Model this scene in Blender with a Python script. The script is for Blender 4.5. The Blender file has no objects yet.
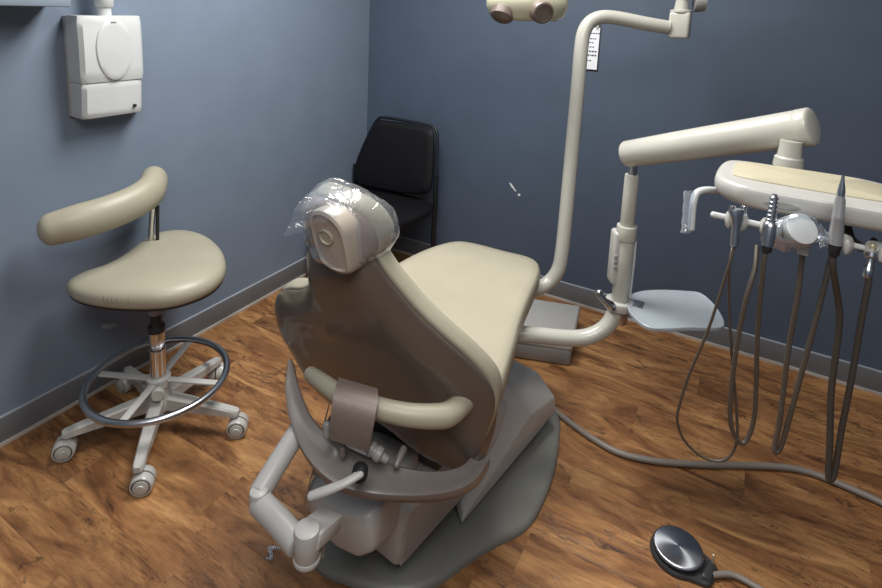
import bpy, bmesh, math, random
from mathutils import Vector, Matrix, noise
random.seed(7)
PI = math.pi
scene = bpy.context.scene
COL = scene.collection

# ------------------------------------------------------------------ camera
F, CX, CY = 557.948, 433.24, 95.301
PITCH, ROLL, YAW, CAMH = 0.156, 0.040, 0.518, 1.6
_fw = Vector((math.cos(YAW)*math.cos(PITCH), math.sin(YAW)*math.cos(PITCH), -math.sin(PITCH)))
_rt = Vector((math.sin(YAW), -math.cos(YAW), 0))
_up = _rt.cross(_fw)
RT = _rt*math.cos(ROLL) + _up*math.sin(ROLL)
UP = -_rt*math.sin(ROLL) + _up*math.cos(ROLL)
EYE = Vector((0, 0, CAMH))
cd = bpy.data.cameras.new('camera'); cam = bpy.data.objects.new('camera', cd); COL.objects.link(cam)
cd.sensor_width = 36; cd.sensor_fit = 'HORIZONTAL'; cd.lens = F/882*36
cd.shift_x = (441-CX)/882; cd.shift_y = -(294-CY)/882
cd.clip_start = 0.02
cam.matrix_world = Matrix(((RT.x, UP.x, -_fw.x, EYE.x), (RT.y, UP.y, -_fw.y, EYE.y), (RT.z, UP.z, -_fw.z, EYE.z), (0, 0, 0, 1)))
scene.camera = cam

def at(u, v, z=None, x=None, y=None, d=None):
    """the place in the room seen at a point of the survey photo, on a plane or at a distance"""
    g = _fw + RT*((u-CX)/F) - UP*((v-CY)/F)
    if z is not None: t = (z-EYE.z)/g.z
    elif x is not None: t = (x-EYE.x)/g.x
    elif y is not None: t = (y-EYE.y)/g.y
    else: t = d
    return EYE + g*t

# ------------------------------------------------------------------ materials
def mat(name, col, rough=0.5, metal=0.0, coat=0.0, bump=None, spec=0.5, var=None):
    m = bpy.data.materials.new(name); m.use_nodes = True
    nt = m.node_tree; b = nt.nodes['Principled BSDF']
    b.inputs['Base Color'].default_value = (*col, 1); b.inputs['Roughness'].default_value = rough
    b.inputs['Metallic'].default_value = metal; b.inputs['Coat Weight'].default_value = coat
    b.inputs['Specular IOR Level'].default_value = spec
    tc = nt.nodes.new('ShaderNodeTexCoord')
    if bump:
        n = nt.nodes.new('ShaderNodeTexNoise'); n.inputs['Scale'].default_value = bump[0]; n.inputs['Detail'].default_value = 4
        bp = nt.nodes.new('ShaderNodeBump'); bp.inputs['Strength'].default_value = bump[1]; bp.inputs['Distance'].default_value = 0.01
        nt.links.new(tc.outputs['Object'], n.inputs['Vector']); nt.links.new(n.outputs['Fac'], bp.inputs['Height'])
        nt.links.new(bp.outputs['Normal'], b.inputs['Normal'])
    v = var or 0.06
    n2 = nt.nodes.new('ShaderNodeTexNoise'); n2.inputs['Scale'].default_value = 6; n2.inputs['Detail'].default_value = 5
    cr = nt.nodes.new('ShaderNodeValToRGB')
    cr.color_ramp.elements[0].position = 0.3; cr.color_ramp.elements[1].position = 0.7
    cr.color_ramp.elements[0].color = (*[c*(1-v) for c in col], 1); cr.color_ramp.elements[1].color = (*[min(1, c*(1+v)) for c in col], 1)
    nt.links.new(tc.outputs['Object'], n2.inputs['Vector']); nt.links.new(n2.outputs['Fac'], cr.inputs['Fac'])
    nt.links.new(cr.outputs['Color'], b.inputs['Base Color'])
    return m

M = {}
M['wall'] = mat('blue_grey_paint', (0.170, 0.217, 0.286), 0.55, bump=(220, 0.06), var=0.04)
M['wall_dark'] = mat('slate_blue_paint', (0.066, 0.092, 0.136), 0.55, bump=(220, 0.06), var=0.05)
M['ceiling'] = mat('white_ceiling_paint', (0.75, 0.75, 0.74), 0.8)
M['base'] = mat('grey_vinyl_baseboard', (0.135, 0.140, 0.150), 0.45, var=0.08)
M['shoe'] = mat('worn_pale_trim', (0.42, 0.38, 0.34), 0.5, var=0.2)
M['cream'] = mat('cream_enamel', (0.45, 0.445, 0.395), 0.30, coat=0.25)
M['offwhite'] = mat('offwhite_plastic', (0.45, 0.445, 0.42), 0.32, coat=0.1)
M['white'] = mat('white_plastic', (0.55, 0.57, 0.57), 0.35)
M['beige'] = mat('beige_vinyl', (0.37, 0.345, 0.26), 0.42, bump=(60, 0.04), var=0.05)
M['taupe'] = mat('taupe_plastic_shell', (0.108, 0.083, 0.066), 0.34, coat=0.25, var=0.05)
M['taupe_vinyl'] = mat('taupe_vinyl', (0.215, 0.170, 0.150), 0.5, bump=(90, 0.1))
M['grey'] = mat('grey_plastic', (0.43, 0.425, 0.41), 0.38, var=0.05)
M['greyd'] = mat('mid_grey_plastic', (0.27, 0.262, 0.25), 0.42, var=0.06)
M['yoke'] = mat('mauve_grey_gloss', (0.180, 0.158, 0.146), 0.33, coat=0.15)
M['plate'] = mat('dark_grey_rubber', (0.180, 0.180, 0.162), 0.45, bump=(80, 0.08), var=0.12)
M['dark'] = mat('black_plastic', (0.012, 0.012, 0.013), 0.5)
M['blackvinyl'] = mat('black_vinyl', (0.005, 0.005, 0.007), 0.6, bump=(120, 0.1), spec=0.25)
M['blackmetal'] = mat('black_metal', (0.008, 0.009, 0.012), 0.45)
M['chrome'] = mat('chrome', (0.62, 0.62, 0.62), 0.12, metal=1, var=0.02)
M['steel'] = mat('brushed_steel', (0.50, 0.52, 0.55), 0.30, metal=1, var=0.08)
M['hose_dark'] = mat('dark_hose_rubber', (0.050, 0.040, 0.032), 0.5)
M['hose_tan'] = mat('tan_hose_rubber', (0.080, 0.063, 0.048), 0.45)
M['hose_grey'] = mat('grey_hose_rubber', (0.215, 0.188, 0.165), 0.45)
M['tray'] = mat('pale_blue_grey_tray', (0.36, 0.405, 0.44), 0.35)
M['yellow'] = mat('yellowed_pad', (0.47, 0.43, 0.31), 0.45, var=0.05)
M['lampcream'] = mat('yellowed_lamp_plastic', (0.47, 0.46, 0.34), 0.30, coat=0.3)
M['lampbrown'] = mat('brown_lamp_knob', (0.13, 0.10, 0.085), 0.35)
M['paper'] = mat('white_paper', (0.78, 0.80, 0.84), 0.7)
M['ink'] = mat('black_ink', (0.02, 0.02, 0.03), 0.7)
M['chip'] = mat('bare_plaster', (0.72, 0.75, 0.76), 0.8)
M['scuff'] = mat('pale_scuff', (0.33, 0.36, 0.40), 0.7)
M['pedal_black'] = mat('black_cast_metal', (0.035, 0.035, 0.036), 0.4)
M['rear_pad'] = mat('pinkish_taupe_shell', (0.27, 0.205, 0.175), 0.4)
M['shelf'] = mat('pale_blue_shelf_paint', (0.22, 0.275, 0.335), 0.6)
M['rear_pad2'] = mat('warm_grey_bracket', (0.40, 0.355, 0.30), 0.32, coat=0.3)
M['satin'] = mat('satin_grey_metal', (0.42, 0.42, 0.42), 0.38, metal=0.6)
M['brass'] = mat('pale_brass', (0.62, 0.55, 0.36), 0.35, metal=0.6)

def disc_mat():
    m = mat('radially_brushed_steel', (0.55, 0.57, 0.60), 0.32, metal=1, var=0.03); nt = m.node_tree; b = nt.nodes['Principled BSDF']
    b.inputs['Anisotropic'].default_value = 0.85; b.inputs['Anisotropic Rotation'].default_value = 0.0
    t = nt.nodes.new('ShaderNodeTangent'); t.direction_type = 'RADIAL'; t.axis = 'Z'; nt.links.new(t.outputs[0], b.inputs['Tangent']); return m
M['disc'] = disc_mat()
def film(name, tint=(0.9, 0.93, 0.97), gloss=0.22, rough=0.06, diff=0.06, bscale=26, bstr=0.9):
    m = bpy.data.materials.new(name); m.use_nodes = True; nt = m.node_tree
    for n in list(nt.nodes): nt.nodes.remove(n)
    out = nt.nodes.new('ShaderNodeOutputMaterial')
    tr = nt.nodes.new('ShaderNodeBsdfTransparent'); tr.inputs[0].default_value = (*tint, 1)
    gl = nt.nodes.new('ShaderNodeBsdfGlossy'); gl.inputs['Roughness'].default_value = rough; gl.inputs['Color'].default_value = (1, 1, 1, 1)
    df = nt.nodes.new('ShaderNodeBsdfDiffuse'); df.inputs[0].default_value = (0.85, 0.88, 0.92, 1)
    tc = nt.nodes.new('ShaderNodeTexCoord'); v = nt.nodes.new('ShaderNodeTexNoise'); v.inputs['Scale'].default_value = bscale
    v.inputs['Detail'].default_value = 3; v.inputs['Distortion'].default_value = 1.5
    bp = nt.nodes.new('ShaderNodeBump'); bp.inputs['Strength'].default_value = bstr; bp.inputs['Distance'].default_value = 0.03
    nt.links.new(tc.outputs['Object'], v.inputs['Vector']); nt.links.new(v.outputs['Fac'], bp.inputs['Height'])
    nt.links.new(bp.outputs['Normal'], gl.inputs['Normal'])
    lw = nt.nodes.new('ShaderNodeLayerWeight'); lw.inputs['Blend'].default_value = 0.35
    mm = nt.nodes.new('ShaderNodeMath'); mm.operation = 'MULTIPLY_ADD'; mm.inputs[1].default_value = 0.45; mm.inputs[2].default_value = gloss
    nt.links.new(bp.outputs['Normal'], lw.inputs['Normal']); nt.links.new(lw.outputs['Facing'], mm.inputs[0])
    m1 = nt.nodes.new('ShaderNodeMixShader'); m1.inputs[0].default_value = diff
    nt.links.new(tr.outputs[0], m1.inputs[1]); nt.links.new(df.outputs[0], m1.inputs[2])
    m2 = nt.nodes.new('ShaderNodeMixShader'); nt.links.new(mm.outputs[0], m2.inputs[0])
    nt.links.new(m1.outputs[0], m2.inputs[1]); nt.links.new(gl.outputs[0], m2.inputs[2])
    nt.links.new(m2.outputs[0], out.inputs['Surface'])
    return m
M['film'] = film('clear_plastic_film', gloss=0.04, rough=0.08, diff=0.07, bscale=11, bstr=0.55)
M['filmblue'] = film('bluish_clear_film', tint=(0.80, 0.87, 0.95), gloss=0.10, diff=0.20, bscale=14, bstr=0.5)

def wood():
    m = bpy.data.materials.new('rustic_wood_planks'); m.use_nodes = True; nt = m.node_tree; L = nt.links
    b = nt.nodes['Principled BSDF']; b.inputs['Roughness'].default_value = 0.42
    N = nt.nodes.new
    tc = N('ShaderNodeTexCoord'); sp = N('ShaderNodeSeparateXYZ'); L.new(tc.outputs['Object'], sp.inputs[0])
    def math_(op, a, bb=None, c=None):
        n = N('ShaderNodeMath'); n.operation = op
        for i, q in enumerate((a, bb, c)):
            if q is None: continue
            if isinstance(q, (int, float)): n.inputs[i].default_value = q
            else: L.new(q, n.inputs[i])
        return n.outputs[0]
    W, LEN = 0.165, 1.25
    px = math_('DIVIDE', sp.outputs['X'], W); row = math_('FLOOR', px); fx = math_('FRACT', px)
    wn = N('ShaderNodeTexWhiteNoise'); wn.noise_dimensions = '1D'; L.new(row, wn.inputs['W'])
    py = math_('ADD', math_('DIVIDE', sp.outputs['Y'], LEN), wn.outputs['Value']); col = math_('FLOOR', py); fy = math_('FRACT', py)
    cb = N('ShaderNodeCombineXYZ'); L.new(row, cb.inputs[0]); L.new(col, cb.inputs[1])
    w2 = N('ShaderNodeTexWhiteNoise'); w2.noise_dimensions = '3D'; L.new(cb.outputs[0], w2.inputs['Vector'])
    sc = N('ShaderNodeCombineXYZ')   # stretched along Y, shifted per plank
    L.new(math_('MULTIPLY', sp.outputs['X'], 9.0), sc.inputs[0])
    L.new(math_('MULTIPLY', sp.outputs['Y'], 2.3), sc.inputs[1])
    L.new(math_('MULTIPLY', w2.outputs['Value'], 37.0), sc.inputs[2])
    n1 = N('ShaderNodeTexNoise'); n1.inputs['Scale'].default_value = 1.0; n1.inputs['Detail'].default_value = 7; n1.inputs['Roughness'].default_value = 0.62; n1.inputs['Distortion'].default_value = 1.5
    L.new(sc.outputs[0], n1.inputs['Vector'])
    cr = N('ShaderNodeValToRGB'); e = cr.color_ramp.elements
    e[0].position = 0.28; e[0].color = (0.080, 0.031, 0.012, 1)
    e[1].position = 0.72; e[1].color = (0.520, 0.285, 0.115, 1)
    k = e.new(0.44); k.color = (0.225, 0.098, 0.036, 1)
    k = e.new(0.58); k.color = (0.365, 0.180, 0.068, 1)
    L.new(n1.outputs['Fac'], cr.inputs['Fac'])
    # fine grain
    s2 = N('ShaderNodeCombineXYZ'); L.new(math_('MULTIPLY', sp.outputs['X'], 70.0), s2.inputs[0]); L.new(math_('MULTIPLY', sp.outputs['Y'], 7.0), s2.inputs[1]); L.new(math_('MULTIPLY', w2.outputs['Value'], 11.0), s2.inputs[2])
    n2 = N('ShaderNodeTexNoise'); n2.inputs['Scale'].default_value = 1.0; n2.inputs['Detail'].default_value = 4; n2.inputs['Distortion'].default_value = 1.2; L.new(s2.outputs[0], n2.inputs['Vector'])
    mr = N('ShaderNodeMapRange'); mr.inputs[1].default_value = 0.3; mr.inputs[2].default_value = 0.7; mr.inputs[3].default_value = 0.80; mr.inputs[4].default_value = 1.12; L.new(n2.outputs['Fac'], mr.inputs[0])
    # knots and dark cracks
    s3 = N('ShaderNodeCombineXYZ'); L.new(math_('MULTIPLY', sp.outputs['X'], 8.5), s3.inputs[0]); L.new(math_('MULTIPLY', sp.outputs['Y'], 3.2), s3.inputs[1]); L.new(math_('MULTIPLY', w2.outputs['Value'], 5.0), s3.inputs[2])
    n3 = N('ShaderNodeTexNoise'); n3.inputs['Scale'].default_value = 1.1; n3.inputs['Detail'].default_value = 8; n3.inputs['Roughness'].default_value = 0.72; n3.inputs['Distortion'].default_value = 2.4; L.new(s3.outputs[0], n3.inputs['Vector'])
    mk = N('ShaderNodeMapRange'); mk.inputs[1].default_value = 0.31; mk.inputs[2].default_value = 0.42; mk.inputs[3].default_value = 0.16; mk.inputs[4].default_value = 1.0; L.new(n3.outputs['Fac'], mk.inputs[0])
    # wandering dark grain lines, grouped in patches
    s5 = N('ShaderNodeCombineXYZ'); L.new(math_('MULTIPLY', sp.outputs['X'], 15.0), s5.inputs[0]); L.new(math_('MULTIPLY', sp.outputs['Y'], 2.7), s5.inputs[1]); L.new(math_('MULTIPLY', w2.outputs['Value'], 23.0), s5.inputs[2])
    n5 = N('ShaderNodeTexNoise'); n5.inputs['Scale'].default_value = 1.0; n5.inputs['Detail'].default_value = 5; n5.inputs['Roughness'].default_value = 0.6; n5.inputs['Distortion'].default_value = 2.2; L.new(s5.outputs[0], n5.inputs['Vector'])
    rid = math_('ABSOLUTE', math_('SUBTRACT', math_('FRACT', math_('MULTIPLY', n5.outputs['Fac'], 5.0)), 0.5))
    ln = N('ShaderNodeMapRange'); ln.inputs[1].default_value = 0.0; ln.inputs[2].default_value = 0.09; ln.inputs[3].default_value = 0.0; ln.inputs[4].default_value = 1.0; L.new(rid, ln.inputs[0])
    n6 = N('ShaderNodeTexNoise'); n6.inputs['Scale'].default_value = 0.30; n6.inputs['Detail'].default_value = 3; L.new(s5.outputs[0], n6.inputs['Vector'])
    ms = N('ShaderNodeMapRange'); ms.inputs[1].default_value = 0.42; ms.inputs[2].default_value = 0.60; ms.inputs[3].default_value = 0.0; ms.inputs[4].default_value = 0.85; L.new(n6.outputs['Fac'], ms.inputs[0])
    lines = math_('SUBTRACT', 1.0, math_('MULTIPLY', ms.outputs[0], math_('SUBTRACT', 1.0, ln.outputs[0])))
    # plank tone and seams
    tone = N('ShaderNodeMapRange'); tone.inputs[3].default_value = 0.86; tone.inputs[4].default_value = 1.14; L.new(w2.outputs['Value'], tone.inputs[0])
    ex = math_('MULTIPLY', math_('MINIMUM', fx, math_('SUBTRACT', 1.0, fx)), W); ey = math_('MULTIPLY', math_('MINIMUM', fy, math_('SUBTRACT', 1.0, fy)), LEN)
    ed = math_('MINIMUM', ex, ey)
    seam = N('ShaderNodeMapRange'); seam.inputs[1].default_value = 0.0; seam.inputs[2].default_value = 0.0022; seam.inputs[3].default_value = 0.80; seam.inputs[4].default_value = 1.0; L.new(ed, seam.inputs[0])
    f = math_('MULTIPLY', math_('MULTIPLY', math_('MULTIPLY', mr.outputs[0], lines), mk.outputs[0]), math_('MULTIPLY', tone.outputs[0], seam.outputs[0]))
    mx = N('ShaderNodeVectorMath'); mx.operation = 'SCALE'; L.new(cr.outputs['Color'], mx.inputs[0]); L.new(f, mx.inputs['Scale'])
    L.new(mx.outputs[0], b.inputs['Base Color'])
    bp = N('ShaderNodeBump'); bp.inputs['Strength'].default_value = 0.25; bp.inputs['Distance'].default_value = 0.004; L.new(f, bp.inputs['Height']); L.new(bp.outputs['Normal'], b.inputs['Normal'])
    return m
M['wood'] = wood()

# ------------------------------------------------------------------ mesh helpers
def catmull(pts, n=6, closed=False):
    P = [Vector(p) for p in pts]; out = []; N_ = len(P)
    for i in range(N_ if closed else N_-1):
        p1, p2 = P[i], P[(i+1) % N_]
        p0 = P[i-1] if (closed or i > 0) else p1*2-p2
        p3 = P[(i+2) % N_] if (closed or i+2 < N_) else p2*2-p1
        for k in range(n):
            t = k/n
            out.append(0.5*((2*p1)+(p2-p0)*t+(2*p0-5*p1+4*p2-p3)*t*t+(3*p1-3*p2+p3-p0)*t*t*t))
    if not closed: out.append(P[-1])
    return out

class MB:
    def __init__(s): s.bm = bmesh.new()
    def add(s, b2):
        me = bpy.data.meshes.new('t'); b2.to_mesh(me); b2.free(); s.bm.from_mesh(me); bpy.data.meshes.remove(me); return s
    def box(s, c, size, rot=None, bev=0.0, seg=2):
        b = bmesh.new(); bmesh.ops.create_cube(b, size=1)
        m = Matrix.Diagonal((*size, 1))
        bmesh.ops.transform(b, matrix=m, verts=b.verts)
        if bev: bmesh.ops.bevel(b, geom=b.edges[:], offset=bev, segments=seg, affect='EDGES', profile=0.5)
        R = (rot.to_4x4() if rot is not None else Matrix.Identity(4))
        bmesh.ops.transform(b, matrix=Matrix.Translation(c) @ R, verts=b.verts)
        return s.add(b)
    def hull(s, pts, bev=0.0, seg=2):
        b = bmesh.new(); vs = [b.verts.new(p) for p in pts]
        r = bmesh.ops.convex_hull(b, input=vs)
        dele = [g for g in r['geom_interior'] if isinstance(g, bmesh.types.BMVert)] + [g for g in r['geom_unused'] if isinstance(g, bmesh.types.BMVert)]
        if dele: bmesh.ops.delete(b, geom=list(set(dele)), context='VERTS')
        bmesh.ops.dissolve_limit(b, angle_limit=0.06, verts=b.verts, edges=b.edges)
        if bev: bmesh.ops.bevel(b, geom=b.edges[:], offset=bev, segments=seg, affect='EDGES', profile=0.5)
        bmesh.ops.recalc_face_normals(b, faces=b.faces)
        return s.add(b)
    def rings(s, rings, cap0=True, cap1=True, closed=True):
        b = bmesh.new(); R = [[b.verts.new(p) for p in r] for r in rings]
        n = len(R[0])
        for i in range(len(R)-1):
            for k in range(n if closed else n-1):
                try: b.faces.new((R[i][k], R[i][(k+1) % n], R[i+1][(k+1) % n], R[i+1][k]))
                except ValueError: pass
        if cap0 and closed: b.faces.new(R[0][::-1])
        if cap1 and closed: b.faces.new(R[-1])
        bmesh.ops.remove_doubles(b, verts=b.verts, dist=1e-6)
        bmesh.ops.recalc_face_normals(b, faces=b.faces)
        return s.add(b)
    def tube(s, pts, r, seg=14, smooth=5, squash=None, closed=False, round_ends=0, flat=False):
        """r: one radius or one per control point; squash=(a, b, up): elliptical section"""
        pts = [Vector(p) for p in pts]
        rr = r if isinstance(r, (list, tuple)) else [r]*len(pts)
        if smooth > 1 and len(pts) > 2:
            q = catmull([(*p, w) if False else p for p in pts], smooth, closed)
            rq = [v.x for v in catmull([Vector((w, 0, 0)) for w in rr], smooth, closed)]
        else: q, rq = pts, list(rr)
        n = len(q)
        T = []
        for i in range(n):
            a = q[(i-1) % n] if (closed or i > 0) else q[i]; c = q[(i+1) % n] if (closed or i < n-1) else q[i]
            T.append((c-a).normalized())
        if squash: upv = Vector(squash[2])
        else:
            upv = Vector((0, 0, 1)) if abs(T[0].z) < 0.9 else Vector((1, 0, 0))
        rings = []; side = None
        for i in range(n):
            t = T[i]
            if squash or side is None:
                sd = t.cross(upv)
                if sd.length < 1e-4: sd = t.cross(Vector((1, 0.1, 0)))
                sd.normalize()
            else:
                sd = (side - t*side.dot(t)).normalized()
            side = sd; u = sd.cross(t).normalized()
            a, b_ = (squash[0], squash[1]) if squash else (1, 1)
            rings.append([q[i] + sd*(math.cos(2*PI*k/seg)*rq[i]*a) + u*(math.sin(2*PI*k/seg)*rq[i]*b_) for k in range(seg)])
        if round_ends and not closed:
            def cap(i, sgn):
                out = []
                for j in range(1, 6):
                    ang = j/5*PI/2*0.97
                    c = q[i] + T[i]*(sgn*math.sin(ang)*rq[i]*round_ends)
                    out.append([c + (p-q[i])*math.cos(ang) for p in rings[i]])
                return out
            st = cap(0, -1)[::-1]; en = cap(n-1, 1)
            rings = st + rings + en
        if closed: rings = rings + [rings[0]]
        return s.rings(rings, not closed, not closed)
    def cyl(s, a, b, r0, r1=None, seg=24, bev=0.0):
        a, b = Vector(a), Vector(b); r1 = r0 if r1 is None else r1
        d = (b-a); L_ = d.length; d.normalize()
        x = d.orthogonal().normalized(); y = d.cross(x)
        def ring(c, r): return [c + x*(r*math.cos(2*PI*k/seg)) + y*(r*math.sin(2*PI*k/seg)) for k in range(seg)]
        if bev:
            R = [ring(a, r0-bev), ring(a+d*bev*0.3, r0-bev*0.3), ring(a+d*bev, r0), ring(b-d*bev, r1), ring(b-d*bev*0.3, r1-bev*0.3), ring(b, r1-bev)]
        else: R = [ring(a, r0), ring(b, r1)]
        return s.rings(R)
    def lathe(s, base, axis, prof, seg=28):
        """prof: (radius, height along axis)"""
        base = Vector(base); d = Vector(axis).normalized(); x = d.orthogonal().normalized(); y = d.cross(x)
        return s.rings([[base + d*h + x*(max(r, 1e-4)*math.cos(2*PI*k/seg)) + y*(max(r, 1e-4)*math.sin(2*PI*k/seg)) for k in range(seg)] for r, h in prof])
    def pillow(s, outline, fn, prof, n=5, centre=None):
        """closed 2D outline, scaled towards its centre by each (scale, height) of the profile and placed by fn(a, b, h)"""
        o = [Vector((p[0], p[1], 0)) for p in outline]
        if n > 1: o = catmull(o, n, True)
        c = Vector((centre[0], centre[1], 0)) if centre else sum(o, Vector())/len(o)
        R = []
        for k, h in prof:
            R.append([fn(*(c + (p-c)*max(k, 0.002)).xy, h) for p in o])
        return s.rings(R)
    def shift(s, v):
        bmesh.ops.translate(s.bm, vec=Vector(v), verts=s.bm.verts); return s
    def build(s, name, m, parent=None, angle=40):
        me = bpy.data.meshes.new(name)
        if parent is not None: bmesh.ops.translate(s.bm, vec=-WORLD[parent.name], verts=s.bm.verts)
        s.bm.to_mesh(me); s.bm.free()
        for p in me.polygons: p.use_smooth = True
        me.set_sharp_from_angle(angle=math.radians(angle))
        for mm in (m if isinstance(m, (list, tuple)) else [m]): me.materials.append(mm)
        o = bpy.data.objects.new(name, me); COL.objects.link(o)
        WORLD[o.name] = Vector() if parent is None else WORLD[parent.name]
        if parent is not None: o.parent = parent
        return o
WORLD = {}
def thing(name, label, cat, loc, group=None):
    o = bpy.data.objects.new(name, None); COL.objects.link(o); o.location = loc; o.empty_display_size = 0.05
    WORLD[o.name] = Vector(loc); o['label'] = label; o['category'] = cat
    if group: o['group'] = group
    return o
def tag(o, label, cat, group=None):
    o['label'] = label; o['category'] = cat
    if group: o['group'] = group
    return o
def struct(o): o['kind'] = 'structure'; return o
def mirror_prof(th, rnd=0.3, k=0.93):
    """profile of a slab of thickness th with a rounded rim"""
    return [(0, 0), (k, 0), (k+(1-k)*0.6, th*rnd*0.25), (1, th*rnd), (1, th*(1-rnd)), (k+(1-k)*0.6, th*(1-rnd*0.25)), (k, th), (0, th)]
def rot_to(x, y, z): return Matrix((x, y, z)).transposed()

# ------------------------------------------------------------------ room
X1, Y1 = 2.941, 2.173; X0, Y0, H = -1.3, -1.6, 2.6
b = MB().box(((X0+X1)/2, (Y0+Y1)/2, -0.05), (X1-X0+0.2, Y1-Y0+0.2, 0.1)); struct(b.build('floor', M['wood']))
b = MB().box(((X0+X1)/2, (Y0+Y1)/2, H+0.05), (X1-X0+0.2, Y1-Y0+0.2, 0.1)); struct(b.build('ceiling', M['ceiling']))
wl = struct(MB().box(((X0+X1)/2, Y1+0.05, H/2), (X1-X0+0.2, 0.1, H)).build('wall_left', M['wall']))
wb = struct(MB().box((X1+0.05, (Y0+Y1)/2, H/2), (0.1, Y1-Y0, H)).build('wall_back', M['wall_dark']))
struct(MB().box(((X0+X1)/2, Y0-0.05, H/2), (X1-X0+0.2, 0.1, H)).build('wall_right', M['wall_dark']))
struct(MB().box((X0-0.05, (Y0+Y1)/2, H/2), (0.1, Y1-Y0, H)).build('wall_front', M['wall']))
HB = 0.104
o = struct(MB().box(((X0+X1)/2, Y1-0.005, HB/2), (X1-X0, 0.010, HB), bev=0.003).build('baseboard_left', M['base']))
o = struct(MB().box((X1-0.005, (Y0+Y1)/2-0.005, HB/2), (0.010, Y1-Y0-0.01, HB), bev=0.003).build('baseboard_back', M['base']))
def lip(a, c, w, z0, z1, name, m):
    a, c = Vector(a), Vector(c); n = 60; bm = MB(); rr = []
    d = (c-a).normalized(); s_ = Vector((-d.y, d.x, 0))
    for i in range(n+1):
        p = a.lerp(c, i/n); ww = w*(1+0.12*math.sin(i*1.7)); 
        rr.append([p+s_*ww+Vector((0, 0, z0)), p-s_*ww+Vector((0, 0, z0)), p-s_*ww+Vector((0, 0, z1)), p+s_*ww+Vector((0, 0, z1))])
    return struct(bm.rings(rr).build(name, m))
lip((X0, Y1-0.014, 0), (X1-0.02, Y1-0.014, 0), 0.0045, 0, 0.011, 'trim_1', M['shoe'])
lip((X1-0.014, Y1-0.02, 0), (X1-0.014, Y0, 0), 0.0045, 0, 0.011, 'trim_2', M['shoe'])
lip((X0, Y1-0.004, 0), (X1-0.02, Y1-0.004, 0), 0.0055, HB-0.002, HB+0.0025, 'trim_3', M['shoe' if False else 'scuff'])
lip((X1-0.004, Y1-0.02, 0), (X1-0.004, Y0, 0), 0.0055, HB-0.002, HB+0.0025, 'trim_4', M['scuff'])
# chipped paint on the back wall and a scuff on the left wall
b = MB()
def blob(b, pts, x=None, y=None):
    ring = [at(u, v, x=x, y=y) for u, v in pts]; off = Vector((0.002, 0, 0)) if x is not None else Vector((0, 0.002, 0))
    b.rings([[p+off for p in ring], [p-off*0.4 for p in ring]])
blob(b, [(509, 182.5), (511, 183.5), (513.5, 187), (516.5, 191.6), (515, 191), (511.5, 187)], x=X1-0.0008)
blob(b, [(518, 193.8), (520, 193.8), (520.5, 195.2), (519.3, 196.2), (517.8, 195.6)], x=X1-0.0008)
ch = b.build('paint_chip', M['chip'], wb)
b = MB(); blob(b, [(100, 326), (106, 323.5), (114, 323), (117, 325), (111, 328.5), (103, 329)], y=Y1-0.0008)
b.build('scuff_mark', M['scuff'], wl)

# ------------------------------------------------------------------ dispenser on the left wall
yb, yf = Y1, 2.058
D = thing('wall_dispenser', 'white plastic dispenser with an oval panel mounted on the blue wall', 'dispenser', (1.21, Y1, 1.14))
xl, xr = 1.090, 1.286
def dsp(x, z): # front face bulges a little
    return yf + 0.010*abs((z-1.36)/0.2)**2
# backplate and body
b = MB().hull([(xl-0.002, yb, 1.150), (xr+0.075, yb, 1.150), (xl-0.002, yb, 1.520), (xr+0.075, yb, 1.520), (xl-0.002, yb-0.03, 1.150), (xr+0.07, yb-0.03, 1.150), (xl-0.002, yb-0.03, 1.52), (xr+0.07, yb-0.03, 1.52)], bev=0.004)
b.build('back_plate', M['grey'], D)
def dbody(z0, z1, grow, nz=10):
    rr = []
    for i in range(nz+1):
        z = z0+(z1-z0)*i/nz; yy = dsp(0, z)-grow
        e = 0.012 if i in (0, nz) else 0.0
        rr.append([Vector(p) for p in ((xl-grow+e*0.3, yb-0.028, z), (xr+0.065, yb-0.028, z), (xr+0.03+grow-e*0.3, yy+0.012, z), (xr+0.012+grow-e, yy+e*0.4, z), (xl+0.012-grow+e, yy+e*0.4, z), (xl-grow+e*0.3, yy+0.014, z))])
    return MB().rings(rr)
zs = 1.280
dbody(1.148, zs, 0.0).build('lower_cover', M['white'], D)
dbody(zs+0.001, 1.522, 0.005).build('upper_cover', M['white'], D)
oc = [(1.205+0.068*math.cos(t)*(1.0 if math.sin(t) < 0 else 1.0), 1.404+(0.118 if math.sin(t) < 0 else 0.108)*math.sin(t)*(1 if math.sin(t) < 0 else 0.98)) for t in [2*PI*k/36 for k in range(36)]]
MB().pillow(oc, lambda a, bb, h: Vector((a, dsp(a, bb)-0.004-h, bb)), [(1, 0), (1, 0.004), (0.97, 0.006), (0.8, 0.006), (0.6, 0.006), (0.4, 0.006), (0.2, 0.006), (0, 0.006)], n=1).build('oval_panel', M['white'], D)
MB().cyl((1.278, yf+0.02, 1.178), (1.278, yf-0.0, 1.178), 0.006).build('lock', M['dark'], D)
MB().box((1.205, dsp(0, 1.505)-0.010, 1.500), (0.022, 0.004, 0.006), bev=0.001).build('badge', M['greyd'], D)
B_ = thing('bottle', 'small white bottle standing on top of the wall dispenser', 'bottle', (1.203, 2.105, 1.522))
MB().cyl((1.203, 2.105, 1.522), (1.203, 2.105, 1.552), 0.024, 0.023).build('neck', M['white'], B_)
MB().lathe((1.203, 2.105, 1.552), (0, 0, 1), [(0.026, 0), (0.031, 0.006), (0.033, 0.03), (0.036, 0.06), (0.036, 0.14), (0.02, 0.16), (0, 0.16)]).build('body', M['white'], B_)
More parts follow.
